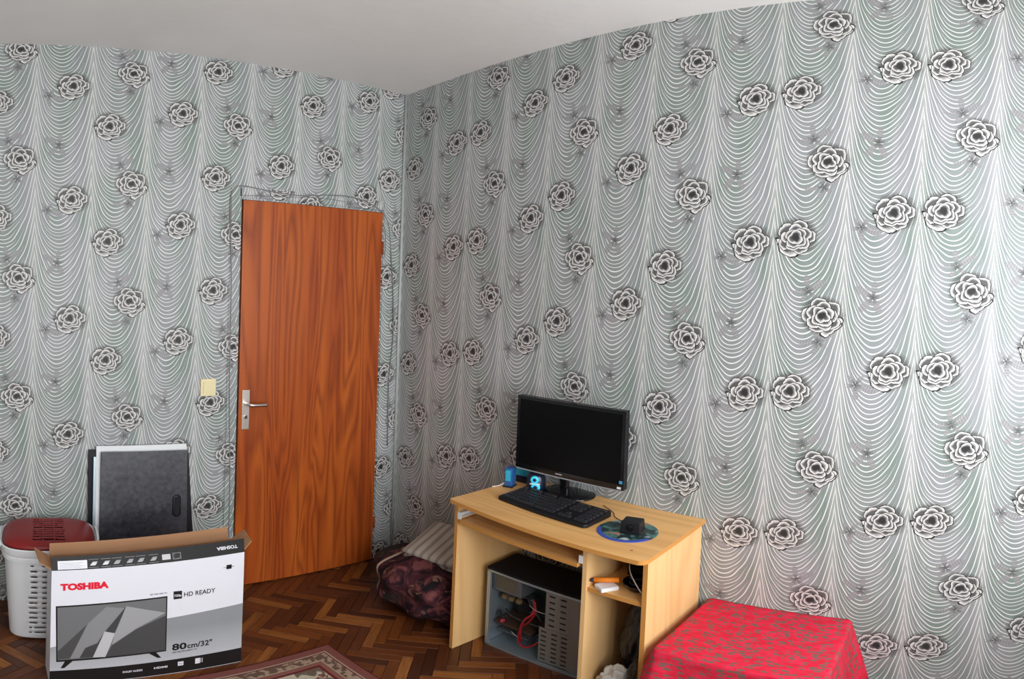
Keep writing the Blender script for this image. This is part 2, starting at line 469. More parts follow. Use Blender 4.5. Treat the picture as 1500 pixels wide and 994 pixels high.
# light switch
sw = thing('light_switch', 'cream light switch on the wallpaper left of the door', 'light switch', (-1.075, 0, 1.096))
box('switch_plate', -.037, .037, -.010, -.0005, -.041, .041, 'cream', sw, .003)
o = box('rocker', -.026, .026, -.016, -.009, -.030, .030, 'cream', sw, .002); o.rotation_euler = (math.radians(3), 0, 0)
bpy.context.view_layer.update()

# ------------------------------------------------------------------ television carton
M['carton_brown'] = wood('corrugated_carton', (.40, .215, .115), (.36, .19, .10), (.31, .16, .08), 'x', .8, .2, .2)
M['print_white'] = plain('printed_white', (.72, .72, .78), .45)
M['print_black'] = plain('printed_black', (.014, .012, .012), .5, .2)
M['print_red'] = plain('printed_red', (.72, .01, .035), .5)
def pr_grey(v, n='printed_grey'): return plain(n, (v, v, v*1.04), .45)
CW, CD, CH = .684, .135, .553
ct = thing('television_carton', 'open television carton with white printed front standing on the floor', 'cardboard box', (-1.82, -.686, 0), math.atan2(.036, .695))
bm = bmesh.new(); th = .006
bx(bm, 0, CW, 0, th, .0015, CH, 0); bx(bm, 0, th, th, CD-th, .0015, CH, 0); bx(bm, CW-th, CW, th, CD-th, .0015, CH, 0); bx(bm, 0, CW, CD-th, CD, .0015, CH, 0); bx(bm, th, CW-th, th, CD-th, .0015, .008, 0)
for f in bm.faces:
    c_ = f.calc_center_median(); nn = f.normal; f.normal_update(); nn = f.normal
    inner = (.004 < c_.x < CW-.004) and (.004 < c_.y < CD-.004) and abs(nn.z) < .5
    f.material_index = 1 if inner or (abs(nn.z) > .5) else 0
obj('carton_body', bm, ['print_white', 'carton_brown'], ct)
def quad_panel(name, pts, mats, parent, thick=.004, out=0):
    a, b, c_, d = [Vector(p) for p in pts]; n = (b-a).cross(d-a).normalized()*-thick
    bm = bmesh.new(); P = [bm.verts.new(p) for p in (a, b, c_, d)]; Q = [bm.verts.new(p+n) for p in (a, b, c_, d)]
    f = bm.faces.new(P); f.material_index = out
    g_ = bm.faces.new(Q[::-1]); g_.material_index = 1-out
    for k in range(4): e_ = bm.faces.new((P[k], Q[k], Q[(k+1) % 4], P[(k+1) % 4])); e_.material_index = 1
    return obj(name, bm, mats, parent)
ff = quad_panel('front_flap', [(.0, .000, CH), (CW, .000, CH), (CW+.006, .021, CH+.050), (.003, .021, CH+.047)], ['print_black', 'carton_brown'], ct)
ff['label'] = 'black printed front flap'
quad_panel('back_flap', [(.006, CD+.001, CH-.002), (CW-.004, CD+.001, CH-.002), (CW+.002, CD+.034, CH+.040), (.010, CD+.034, CH+.032)], ['carton_brown', 'print_black'], ct)['label'] = 'bare brown back flap'
quad_panel('side_flap', [(-.001, CD-.01, CH), (-.001, .008, CH), (-.040, .0, CH+.034), (-.052, CD-.03, CH+.046)], ['carton_brown', 'carton_brown'], ct)
quad_panel('side_flap', [(CW+.001, .008, CH), (CW+.001, CD-.01, CH), (CW+.048, CD-.03, CH+.046), (CW+.030, .004, CH+.040)], ['carton_brown', 'carton_brown'], ct)
def flat(name, poly, mat, layer=1, parent=ct):
    y = -.0003*layer; bm = bmesh.new()
    A = [bm.verts.new((x, y, max(z, .004))) for x, z in poly]; B = [bm.verts.new((x, -.0000, max(z, .004))) for x, z in poly]
    bm.faces.new(A)
    for k in range(len(A)): bm.faces.new((A[k], A[(k+1) % len(A)], B[(k+1) % len(A)], B[k]))
    return obj(name, bm, mat, parent)
def wedge_mat():
    g = G('printed_grey_fade', .45); x, y, z = g.xyz(g.coord())
    return g.col(g.mix((z*5.-.2).clamp(), (.52, .53, .56), (.26, .27, .29)))
flat('printed_shade', [(0, .199), (.3995, .2942), (CW, .312), (CW, .080), (0, .077)], wedge_mat(), 1)
flat('printed_band', [(0, .077), (CW, .080), (CW, .004), (0, .004)], 'print_black', 2)
pt = flat('printed_television', [(0.0157, 0.3964), (0.3983, 0.4017), (0.3996, 0.1291), (0.0213, 0.124)], 'print_black', 3)
def striped(name, v):
    g = G(name, .45); x, y, z = g.xyz(g.coord())
    s_ = ((x*1150.).sin()*.5+.5)
    return g.col(g.mix(s_*.35, (v, v, v*1.04), (v*.45, v*.45, v*.48)))
for L_, v, k in (([(0.0211, 0.3902), (0.3938, 0.3957), (0.3954, 0.1367), (0.0259, 0.1337)], .17, 4),
    ([(0.1846, 0.3803), (0.2482, 0.3676), (0.184, 0.2614), (0.1576, 0.2085), (0.1153, 0.139), (0.0667, 0.1396), (0.1233, 0.3069)], .26, 5),
    ([(0.1233, 0.3069), (0.0667, 0.1396), (0.0264, 0.137), (0.0258, 0.1801)], .075, 5),
    ([(0.2536, 0.376), (0.2145, 0.2497), (0.1839, 0.2653)], .06, 6),
    ([(0.2536, 0.376), (0.3931, 0.3249), (0.2892, 0.2631), (0.2072, 0.1942), (0.2172, 0.2493)], .36, 6),
    ([(0.1576, 0.2085), (0.1172, 0.1885), (0.099, 0.1391), (0.1436, 0.1376), (0.1812, 0.2633)], .06, 6),
    ([(0.1812, 0.2633), (0.2172, 0.2509), (0.2017, 0.1908), (0.1863, 0.1348), (0.1436, 0.1376)], .55, 7),
    ([(0.3934, 0.3109), (0.2893, 0.2591), (0.2073, 0.1901), (0.1863, 0.1348), (0.3954, 0.1367)], .07, 8)):
    flat('printed_facet', L_, striped('printed_screen_grey', v), k, pt)
flat('printed_foot', [(0.0508, 0.1262), (0.0776, 0.127), (0.0486, 0.0904), (0.0362, 0.0906)], 'print_black', 4, pt)
flat('printed_foot', [(0.3371, 0.1292), (0.3628, 0.1304), (0.3824, 0.0983), (0.3691, 0.0992)], 'print_black', 4, pt)
flat('printed_icon', [(0.4199, 0.4192), (0.4508, 0.4180), (0.4512, 0.382), (0.4207, 0.382)], 'print_black', 2)
tx = lambda s_, x, z, size, mat, w_, b=0., lay=1: text(s_, size, M[mat], ct, (x, -.0012, z), width=w_, bold=b)
tx('TOSHIBA', .0295, .468, .0375, 'print_red', .163, .0022)['label'] = 'red lettering'
tx('720p', .4225, .394, .014, 'print_white', .026, .0003)
tx('HD READY', .4584, .389, .029, 'print_black', .116, .0002)
tx('80', .4205, .1287, .045, 'print_black', .053, .0012)
tx('cm/32"', .4760, .1287, .038, 'print_black', .092, .0006)
tx('LED BACKLIGHT TV', .4208, .1135, .010, 'print_black', .092)
tx('32" HD LED TV', .337, .4145, .008, 'print_black', .060)
tx('DOLBY AUDIO', .2478, .039, .0135, 'print_white', .069, .0003)
tx('HDMI', .3577, .041, .014, 'print_white', .048, .0004)
for (x0, x1, z0, z1) in ((.4436, .4640, .040, .062), (.5074, .5250, .037, .066)):
    flat('printed_icon', [(x0, z0), (x1, z0), (x1, z1), (x0, z1)], 'print_white', 3)
tx('TV', .4465, .0455, .012, 'print_black', .013)
flat('printed_icon', [(.527, .040), (.529, .040), (.529, .064), (.527, .064)], 'print_white', 3)
flat('printed_icon', [(.533, .040), (.535, .040), (.535, .064), (.533, .064)], 'print_white', 3)
flat('printed_icon', [(.603, .495), (.615, .4965), (.615, .487), (.635, .487), (.635, .4945), (.6455, .4965), (.635, .4985), (.635, .506), (.615, .506), (.615, .4975), (.603, .4965)], 'print_black', 2)
# print on the flap, in the flap's own plane
fb = Vector((0, -.0008, CH)); fu = Vector((0, .021, .049)).normalized(); fa = math.atan2(.049, .021)
def on_flap(x, h): p = fb+fu*h; return (x, p.y-.0006, p.z)
def flap_rect(x0, x1, h0, h1, mat, name='printed_icon', k=0.):
    bm = bmesh.new(); n = Vector((0, -.049, .021)).normalized()*.0004
    A = [bm.verts.new(Vector((x, fb.y, fb.z))+fu*h+n) for x, h in ((x0, h0), (x1, h0), (x1+k, h1), (x0+k, h1))]
    B = [bm.verts.new(v.co-n) for v in A]; bm.faces.new(A)
    for q in range(4): bm.faces.new((A[q], A[(q+1) % 4], B[(q+1) % 4], B[q]))
    return obj(name, bm, mat, ct)
flap_rect(.0205, .119, .004, .036, 'print_white', 'printed_panel')
for k in range(4): flap_rect(.026, .026+.07+.01*(k % 2), .009+.006*k, .0105+.006*k, pr_grey(.35), 'printed_line')
for i, x in enumerate((.128, .170, .208, .252, .290, .335)):
    flap_rect(x-.004, x+.030, .006, .0072, pr_grey(.3), 'printed_line'); flap_rect(x-.004, x+.030, .036, .0372, pr_grey(.3), 'printed_line')
    flap_rect(x, x+.018, .014, .022, pr_grey(.62 if i < 2 else .33), k=.006)
    flap_rect(x+.006, x+.022, .022, .028, pr_grey(.5 if i < 2 else .28), k=.005)
flap_rect(.378, .408, .012, .033, pr_grey(.5)); flap_rect(.416, .446, .010, .035, pr_grey(.22)); flap_rect(.418, .444, .012, .033, 'print_black')
o = text('TOSHIBA', .018, M['print_white'], ct, (.668, -.0002+fu.y*.036, CH+fu.z*.036), (fa, 0, 0), width=.080, bold=.0005)
o.rotation_euler = Matrix.Rotation(fa, 4, 'X').to_euler(); o.matrix_local = Matrix.Translation((.660, fu.y*.034-.0012, CH+fu.z*.034+.0004)) @ Matrix.Rotation(fa, 4, 'X') @ Matrix.Rotation(PI, 4, 'Z')
o['label'] = 'white lettering printed upside down'

# ------------------------------------------------------------------ laundry basket
def superloop(hx, hy, n, e=3.6):
    return [(math.copysign(abs(math.cos(a))**(2/e), math.cos(a))*hx, math.copysign(abs(math.sin(a))**(2/e), math.sin(a))*hy) for a in (2*PI*(k+.5)/n for k in range(n))]
bk = thing('laundry_basket', 'white plastic laundry basket with dark red lid against the left wall', 'laundry basket', (-1.808, -.232, 0), math.radians(-2))
NB = 120; bm = bmesh.new(); rows = 49; zt = .455; rings = []
for r in range(rows+1):
    f = r/rows; hx = .150+.028*f; hy = .125+.030*f
    if r == 0: hx -= .012; hy -= .012
    rings.append([bm.verts.new((x, y, .004+f*zt)) for x, y in superloop(hx, hy, NB)])
for r in range(rows):
    for k in range(NB):
        a = 2*PI*(k+.5)/NB % (2*PI); x, y = rings[r][k].co.x, rings[r][k].co.y
        xx, yy = rings[r][(k+1) % NB].co.x, rings[r][(k+1) % NB].co.y
        mx, my = (x+xx)/2, (y+yy)/2
        hole = False
        if 3 <= r <= 44 and (r % 3 != 0):
            for cx_ in (-.062, -.042, -.022, -.002, .018, .038, .058):
                if abs(my) > .1 and abs(mx-cx_) < .0072 and (r % 3 == 1): hole = True
            if abs(mx) > .14 and abs((my % .024)-.012) < .007 and abs(my) < .07 and r % 3 == 1: hole = True
        if not hole: bm.faces.new((rings[r][k], rings[r][(k+1) % NB], rings[r+1][(k+1) % NB], rings[r+1][k]))
bm.faces.new(rings[0][::-1])
o = obj('basket_body', bm, 'white', bk, True)
sm = o.modifiers.new('thickness', 'SOLIDIFY'); sm.thickness = .003; sm.offset = -1
def loft(prof, n=96, e=3.6, bm=None):
    bm = bm or bmesh.new(); rg = [[bm.verts.new((x, y, z)) for x, y in superloop(hx, hy, n, e)] for hx, hy, z in prof]
    for A, B in zip(rg, rg[1:]):
        for k in range(n): bm.faces.new((A[k], A[(k+1) % n], B[(k+1) % n], B[k]))
    return bm, rg
bm, rg = loft([(.182, .158, .425), (.186, .162, .427), (.187, .163, .445), (.185, .161, .447), (.187, .163, .452), (.192, .168, .462), (.194, .170, .486), (.190, .166, .490), (.186, .162, .487), (.184, .160, .46)])
o = sharp(obj('basket_rim', bm, 'white', bk))
# lid: domed grid with slots cut through
bm = bmesh.new(); nx, ny = 74, 60; grid = {}
def lidz(x, y):
    q = (abs(x/.184)**3.6+abs(y/.160)**3.6)
    return .484+.040*max(0, 1-q)**.45
for i in range(nx+1):
    for j in range(ny+1):
        s_, t_ = -1+2*i/nx, -1+2*j/ny
        m_ = max(abs(s_), abs(t_)); 
        if m_ > 0:
            ang = math.atan2(t_, s_); e = 3.6
            rad = (abs(math.cos(ang))**e+abs(math.sin(ang))**e)**(-1/e)
            x, y = math.cos(ang)*rad*m_*.184, math.sin(ang)*rad*m_*.160
        else: x = y = 0
        grid[i, j] = bm.verts.new((x, y, lidz(x*.995, y*.995)))
for i in range(nx):
    for j in range(ny):
        c_ = (grid[i, j].co+grid[i+1, j+1].co)/2
        slot = abs(c_.x) < .062 and -.115 < c_.y < .10 and (int((c_.y+.115)/.0056) % 4 in (0, 1)) and False or (abs(c_.x) < .062 and -.115 < c_.y < .10 and int((c_.y+.115)/.0056) % 4 in (0, 1) and abs((abs(c_.x)+.011) % .022-.011) > .0015) and abs((abs(c_.x)+.011) % .022-.011) > .0015 and abs(c_.x) < .062-.0*abs(c_.y)
        if not slot: bm.faces.new((grid[i, j], grid[i+1, j], grid[i+1, j+1], grid[i, j+1]))
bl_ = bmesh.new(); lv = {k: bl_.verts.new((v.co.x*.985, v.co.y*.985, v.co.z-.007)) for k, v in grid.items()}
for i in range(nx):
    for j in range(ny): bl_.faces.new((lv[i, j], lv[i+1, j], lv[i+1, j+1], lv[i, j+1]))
obj('lid_slot_shade', bl_, plain('dark_red_slot_shade', (.05, .004, .004), .7), bk, True)  # layer added under the lid; its darker red paints the shade inside the slots
o = obj('lid', bm, 'red', bk, True); o['label'] = 'dark red slotted lid'
sm = o.modifiers.new('thickness', 'SOLIDIFY'); sm.thickness = .003; sm.offset = -1
for x in (-.187, .187):
    h = tube(smooth_pts([(x, -.10, .478), (x*1.045, -.06, .496), (x*1.05, 0, .504), (x*1.045, .06, .496), (x, .10, .478)], 6), .0055, 8)
    obj('handle', h, 'white', bk, True)

# ------------------------------------------------------------------ panels leaning on the left wall
def panel_mat():
    g = G('scuffed_black_enamel', .34, .5); p = g.coord()
    n = g.noise(p, 3., 4.); n2 = g.noise(p, 40., 4., .7)
    g.put(g.b.inputs['Roughness'], n*.25+.22)
    return g.col(g.mix((n2*.6+n*.5).step(.42, .75), (.016, .016, .021), (.085, .085, .10)))
M['panel'] = panel_mat()
def leaning(name, label, x0, x1, h, yb, yt, mat, th=.008, lip=None, skew=0.):
    ang = math.atan2(yb-yt, h)
    t = thing(name, label, 'panel', ((x0+x1)/2, 0, 0)); L_ = math.hypot(h, yb-yt)
    t.location = ((x0+x1)/2, -abs(yb), .001); t.rotation_euler = (-math.atan2(abs(yb)-abs(yt), h), skew, 0)
    hw_ = (x1-x0)/2
    box('sheet', -hw_, hw_, 0, th, 0, L_, mat, t, .002)
    return t, hw_, L_
t, hw_, L_ = leaning('metal_panel', 'black metal side panel with a grip slot, leaning in front of the white panel', -1.588, -1.196, .812, .140, .056, 'panel', .006, skew=.018)
for (a, b, c_, d) in ((-hw_, -hw_+.012, 0, L_), (hw_-.012, hw_, 0, L_)):
    box('folded_edge', a, b, .005, .011, .004, L_-.002, 'black', t, .002)
gx, gz = .147, .545
bm = bmesh.new()
loop = lambda r, hz: [(gx+r*math.cos(a), gz+(hz if math.sin(a) > 0 else -hz)+r*math.sin(a)) for a in (2*PI*(k+.5)/20 for k in range(20))]
A = [bm.verts.new((x, -.0006, z)) for x, z in loop(.020, .036)]; B = [bm.verts.new((x, -.006, z)) for x, z in loop(.017, .035)]; D_ = [bm.verts.new((x, -.0045, z)) for x, z in loop(.010, .034)]
for P, Q in ((A, B), (B, D_)):
    for k in range(20): bm.faces.new((P[k], P[(k+1) % 20], Q[(k+1) % 20], Q[k]))
bm.faces.new(D_); obj('grip_slot', bm, 'black', t, True)
obj('grip_highlight', tube([(gx+.016, -.0015, gz-.040), (gx+.017, -.002, gz), (gx+.015, -.0015, gz+.042)], .0022, 8), plain('painted_grip_highlight', (.30, .30, .32), .35), t, True)  # pale crescent along the grip slot, a highlight put in as colour
bm = bmesh.new(); P_ = [(hw_, .012, L_-.01), (hw_+.004, .012, L_-.01), (hw_+.034, .012, .30), (hw_+.034, .012, .01), (hw_, .012, .01)]
A = [bm.verts.new(p) for p in P_]; B = [bm.verts.new((p[0], -.0, p[2])) for p in P_]; bm.faces.new(A); bm.faces.new(B[::-1])
for k in range(5): bm.faces.new((A[k], A[(k+1) % 5], B[(k+1) % 5], B[k]))
obj('side_lip', bm, 'black', t)
t, hw_, L_ = leaning('metal_panel', 'white metal sheet whose edge shows behind the black panel', -1.600, -1.188, .834, .118, .030, 'white', .010, skew=.010)
box('folded_edge', -hw_-.012, -hw_, -.004, .012, .20, L_-.05, 'steel', t, .001)
t, hw_, L_ = leaning('metal_panel', 'dark sheet hidden at the very back of the stack by the left wall', -1.625, -1.235, .815, .085, .016, 'black', .008)

# ------------------------------------------------------------------ computer desk
DZ = .745; DT = .016
dk = thing('computer_desk', 'beech laminate computer desk against the flowered right wall', 'desk', (0, 0, 0))
dk.location = (-.22, -1.36, 0)
def dbox(name, x0, x1, y0, y1, z0, z1, mat='beech_v', bev=.0008): return box(name, x0+.22, x1+.22, y0+1.36, y1+1.36, z0, z1, mat, dk, bev)
# top with rounded front corners and a slightly bowed front
pts = []
def arc(cx, cy, r, a0, a1, n=8): return [(cx+r*math.cos(math.radians(a0+(a1-a0)*k/n)), cy+r*math.sin(math.radians(a0+(a1-a0)*k/n))) for k in range(n+1)]
YL, YR, XF = -.945, -1.778, -.445
poly = [(-.003, YR), (-.003, YL)] + arc(XF+.012, YL-.012, .012, 90, 180, 4) + [(XF-.008*math.sin(PI*k/12), YL-.02+(YR+.04-YL)*k/12) for k in range(13)] + arc(XF+.03, YR+.03, .03, 180, 270, 6)
poly = [(x+.22, y+1.36) for x, y in poly]
bm = prism(poly, DZ-.001, DZ-.001+DT)
for f in bm.faces: f.material_index = 0 if abs(f.normal.z) > .5 else 1
bm.faces.ensure_lookup_table()
for f in bm.faces: f.normal_update(); f.material_index = 0 if abs(f.normal.z) > .5 else 1
o = obj('desk_top', bm, ['beech', 'edge'], dk); bv = o.modifiers.new('b', 'BEVEL'); bv.width = .002; bv.segments = 2; bv.limit_method = 'ANGLE'
TZ = DZ-.001+DT
def side(name, y0, y1, x0=-.40):
    o = dbox(name, x0, -.012, y0, y1, .001, DZ-.001); return o
side('side_panel', -.950, -.934); dbox('edge_band', -.4012, -.400, -.950, -.934, .001, DZ-.001, 'edge', 0)
side('side_panel', -1.768, -1.752); dbox('edge_band', -.4012, -.400, -1.768, -1.752, .001, DZ-.001, 'edge', 0)
side('divider_panel', -1.550, -1.534); dbox('edge_band', -.4012, -.400, -1.550, -1.534, .001, DZ-.001, 'beech_v', 0)
dbox('back_panel', -.030, -.016, -1.534, -.950, .42, DZ-.001)
dbox('back_panel', -.024, -.014, -1.752, -1.550, .001, DZ-.001)
dbox('keyboard_shelf', -.405, -.07, -1.516, -.966, .646, .662, 'beech'); dbox('edge_band', -.4062, -.405, -1.516, -.966, .646, .662, 'edge', 0)
dbox('shelf', -.392, -.024, -1.752, -1.550, .556, .572, 'beech'); dbox('edge_band', -.3932, -.392, -1.752, -1.550, .556, .572, 'edge', 0)
dbox('plinth', -.30, -.284, -1.752, -1.550, .001, .05)
for y0, y1 in ((-.966, -.950), (-1.534, -1.518)):
    bm = bmesh.new()
    bx(bm, -.18, .13, y0+1.36, y1+1.36, .672, .675); bx(bm, -.18, .13, y0+1.36, y1+1.36, .690, .693)
    yy = y0 if y0 < -1.2 else y1-.003; bx(bm, -.18, .13, yy+1.36, yy+1.363, .672, .693)
    bx(bm, -.182, -.176, y0+1.36, y1+1.36, .664, .694)
    obj('drawer_runner', bm, M['white'], dk)
# small scuffs
for x, y in ((-.385, -1.70),): obj('knot', lathe([(.005, 0), (.004, .0003)], 12, c=(x+.22, y+1.36, TZ)), plain('dark_scuff', (.25, .13, .06), .6), dk)

# ------------------------------------------------------------------ monitor
mo = thing('monitor', 'black flat computer monitor switched off, on the beech desk', 'monitor', (-.095, -1.262, TZ), math.radians(3))
# faces -x
obj('stand_base', lathe([(.060, 0), (.112, 0), (.114, .004), (.108, .009), (.06, .013), (.02, .015)], 48, .80, 1.0, c=(.040, .045, 0)), 'black_gloss', mo, True)
bm = tube(smooth_pts([(.018, .045, .010), (.012, .045, .05), (.0, .045, .10), (-.012, .045, .16)], 4), .020, 16)
for v in bm.verts: v.co.x *= .8
obj('stand_neck', bm, 'black_gloss', mo, True)
mx = -.050; hw_ = .2455; z0, z1 = .100, .410
bm = bmesh.new(); bx(bm, mx+.006, mx+.030, -hw_, hw_, z0, z1); obj('casing', bm, 'black', mo, bevel=.004)
bm = bmesh.new()
for a in ((-hw_, hw_, z0, z0+.022), (-hw_, hw_, z1-.014, z1), (-hw_, -hw_+.014, z0+.022, z1-.014), (hw_-.014, hw_, z0+.022, z1-.014)): bx(bm, mx, mx+.008, a[0], a[1], a[2], a[3])
obj('bezel', bm, 'black_gloss', mo)
box('screen', mx+.002, mx+.007, -hw_+.013, hw_-.013, z0+.021, z1-.013, 'screen', mo)
box('clear_strip', mx+.001, mx+.012, -hw_+.004, hw_-.004, z0-.006, z0, plain('clear_edge', (.30, .31, .33), .2, .5), mo, .001)
box('back_bulge', mx+.029, mx+.052, -.15, .15, z0+.05, z1-.06, 'black', mo, .008)
box('sticker', mx-.0006, mx, -hw_+.005, -hw_+.018, z0+.026, z0+.038, plain('blue_sticker', (.05, .30, .52), .4), mo)['label'] = 'small blue sticker'
box('sticker', mx-.0006, mx, -hw_+.010, -hw_+.026, z0+.004, z0+.013, 'white', mo)['label'] = 'small white sticker'
box('badge', mx-.0006, mx, .020, .050, z0+.009, z0+.013, pr_grey(.45), mo)

# ------------------------------------------------------------------ keyboard
kb = thing('keyboard', 'black full-size keyboard lying in front of the monitor', 'keyboard', (-.235, -1.278, TZ), math.radians(-2.5))
kp = [(-.078+.012*(1-abs(y)/.215)**.7*-1, y) for y in [(.205-.41*k/16) for k in range(17)]]
kp = [(.080, .195), (.074, .207)] + [(-.070, .212)] + [(-.082-.006*math.sin(PI*k/12), .203-.406*k/12) for k in range(13)] + [(-.070, -.212), (.074, -.207), (.080, -.195)]
bm = prism(kp, .001, .014)
for v in bm.verts:
    if v.co.z > .01: v.co.z += .010*(v.co.x+.08)/.16
o = obj('body', bm, 'black', kb); bv = o.modifiers.new('b', 'BEVEL'); bv.width = .003; bv.segments = 2; bv.limit_method = 'ANGLE'
bm = bmesh.new(); 
def key(x, y, wx_, wy_):
    zz = .013+.010*(x+.08)/.16
    a = [bm.verts.new((x+sx_*wx_/2, y+sy_*wy_/2, zz)) for sx_, sy_ in ((-1, -1), (1, -1), (1, 1), (-1, 1))]
    b = [bm.verts.new((x+sx_*wx_/2*.78, y+sy_*wy_/2*.78, zz+.0075)) for sx_, sy_ in ((-1, -1), (1, -1), (1, 1), (-1, 1))]
    bm.faces.new(b)
    for k in range(4): bm.faces.new((a[k], a[(k+1) % 4], b[(k+1) % 4], b[k]))
for row in range(6):
    x = .056-row*.0215-(.004 if row else 0)
    for c_ in range(22):
        y = .190-c_*.0181
        if c_ in (14, 18) : continue
        if row == 5 and 4 <= c_ <= 8: 
            if c_ == 6: key(x, y, .017, .085)
            continue
        if row in (3,) and 15 <= c_ <= 17: continue
        if row == 0 and c_ in (1, 5, 9): continue
        if row == 4 and c_ in (15, 17): continue
        key(x, y, .0165, .0165)
kk = obj('keys', bm, plain('key_caps', (.020, .020, .024), .38, .5), kb); kk['kind'] = 'stuff'
obj('keyboard_lead', tube(smooth_pts([(.078, .02, .008), (.084, .06, .004), (.084, .14, .0035), (.084, .17, .0035)], 5), .002, 6), 'cable_black', kb, True)

# ------------------------------------------------------------------ round mat with small black box
def mat_print():
    g = G('mouse_mat_print', .4, .4); p = g.coord(); x, y, z = g.xyz(p)
    n = g.noise(p, 26., 2., .5, 1.); n2 = g.noise(p, 18., 1., .5, .5)
    c = g.mix(n.step(.44, .56), (.015, .030, .030), (.06, .17, .16))
    c = g.mix(n2.step(.60, .68), c, (.42, .16, .07)); c = g.mix(n2.step(.36, .30), c, (.35, .42, .42))
    r = (x*x+y*y).sqrt()
    rimm = r.step(.086, .088)*(x*-1.).step(.02, .04)
    return g.col(g.mix(rimm, c, (.045, .075, .36)))
mm_ = obj('mouse_mat', lathe([(.1, 0), (.103, .0005), (.103, .0026), (.1015, .0032)], 64, .97, 1.), mat_print()); mm_.location = (-.253, -1.606, TZ)
tag(mm_, 'round mouse mat printed in dark colours with a blue rim', 'mouse mat')
bm = bmesh.new(); bx(bm, -.031, .031, -.036, .036, 0, .046)
for v in bm.verts:
    if v.co.z > .02: v.co.x *= .86; v.co.y *= .9
wc = thing('black_gadget', 'small black boxy gadget standing on the round mouse mat', 'gadget', (-.248, -1.622, TZ+.0032), math.radians(14))
obj('body', bm, 'black', wc, bevel=.006, seg=3)
box('foot', -.036, .036, -.034, .034, .0, .005, 'black', wc, .002)
obj('lens', tube([(-.0275, 0, .025), (-.034, 0, .024)], .012, 20), 'black_gloss', wc)
tag(obj('thin_cable', tube(smooth_pts([(-.09, -1.40, TZ+.004), (-.13, -1.47, TZ+.003), (-.165, -1.50, TZ+.003), (-.19, -1.545, TZ+.004), (-.205, -1.575, TZ+.012), (-.222, -1.590, TZ+.022)], 6), .0016, 6), plain('brown_lead', (.10, .045, .03), .5), smooth=True), 'thin dark lead running from behind the monitor to the black gadget', 'cable')

# ------------------------------------------------------------------ blue bits left of the monitor
M['blue'] = plain('blue_plastic', (.02, .10, .30), .3, .5); M['teal'] = plain('teal_plastic', (.03, .36, .50), .4, .4)
M['cyan'] = plain('bright_cyan_plastic', (.05, .65, .95), .3, .5); M['navy'] = plain('navy_black_plastic', (.008, .012, .03), .3, .5)
s1 = thing('speaker', 'slim upright blue speaker at the left end of the desk', 'speaker', (-.150, -.985, TZ), math.radians(20))
box('body', -.022, .022, -.017, .017, .002, .086, 'blue', s1, .006, 3); box('foot', -.026, .026, -.021, .021, 0, .006, 'navy', s1, .002)
box('grille', -.0245, -.0215, -.011, .011, .03, .078, 'teal', s1, .001)
s2 = thing('speaker', 'rounded blue and black speaker beside the left edge of the monitor', 'speaker', (-.112, -1.092, TZ), math.radians(32))
obj('body', lathe([(.030, 0), (.037, .004), (.040, .03), (.036, .065), (.026, .080), (.01, .084)], 28, .8, 1.), 'navy', s2, True)
for z, r_, yy in ((.055, .017, .002), (.022, .019, -.002)):
    obj('cone', tube([(-.022, yy, z), (-.034, yy, z+.001), (-.036, yy, z+.001)], [r_, r_, r_*.8], 24), 'cyan', s2, True)
    obj('dust_cap', tube([(-.036, yy, z+.001), (-.0385, yy, z+.001)], [r_*.45, r_*.2], 16), 'navy', s2, True)
box('chrome_stripe', -.036, -.030, -.020, .020, .036, .041, 'white', s2, .001)
t = thing('small_box', 'flat teal box lying between the two small speakers', 'box', (-.050, -1.000, TZ), math.radians(8))
box('box_body', -.030, .030, -.045, .045, 0, .042, 'navy', t, .002); box('lid', -.031, .031, -.046, .046, .032, .062, 'teal', t, .003)
tag(obj('white_lead', tube(smooth_pts([(-.165, -.975, TZ+.02), (-.18, -.962, TZ+.006), (-.20, -.955, TZ+.003), (-.215, -.948, TZ+.003)], 5), .0022, 6), 'cable_white', smooth=True), 'short white lead by the slim upright blue speaker', 'cable')
tag(obj('power_lead', tube(smooth_pts([(-.03, -1.10, TZ+.003), (-.10, -1.14, TZ+.003), (-.10, -1.19, TZ+.003), (-.06, -1.2, TZ+.003)], 5), .0022, 6), 'cable_black', smooth=True), 'black lead coiled on the desk behind the monitor foot', 'cable')

# ------------------------------------------------------------------ computer tower, side panel off, facing -x
pc = thing('computer_tower', 'computer tower with its side open standing under the desk', 'computer', (-.275, -1.000, 0), math.radians(3.2))
PW, PL, PH = .185, .455, .418   # depth in x, length along -y, height
def pb(name, x0, x1, y0, y1, z0, z1, mat, bev=.0006, par=pc): return box(name, x0, x1, -y1, -y0, z0, z1, mat, par, bev)
bm = bmesh.new(); f_ = .016
bx(bm, 0, .010, -f_, 0, .002, PH-.012); bx(bm, 0, .010, -PL, 0, PH-.022, PH-.012); bx(bm, 0, .010, -PL, 0, .002, .016); bx(bm, 0, .010, -PL, -PL+.012, .002, PH-.012)
obj('frame', bm, 'steel', pc)
pb('top_cover', -.001, PW, -.001, PL, PH-.012, PH, 'matte', .002)
pb('floor_plate', .006, PW-.004, .006, PL, .004, .010, 'steel')
pb('motherboard_tray', PW-.012, PW-.008, .006, PL-.13, .012, PH-.014, 'steel_dark')
pb('rear_panel', .006, PW-.004, .002, .006, .012, PH-.014, 'steel')
pb('far_cover', PW-.005, PW, 0, PL, .004, PH, 'black')
fr_ = pb('front_fascia', 0, PW, PL, PL+.03, .004, PH, 'black', .004)
pb('power_supply', .020, PW-.014, .010, .155, PH-.115, PH-.018, 'steel_dark', .002)
pb('power_supply_label', .018, .020, .03, .13, PH-.10, PH-.035, plain('dull_label', (.10, .085, .06), .6))
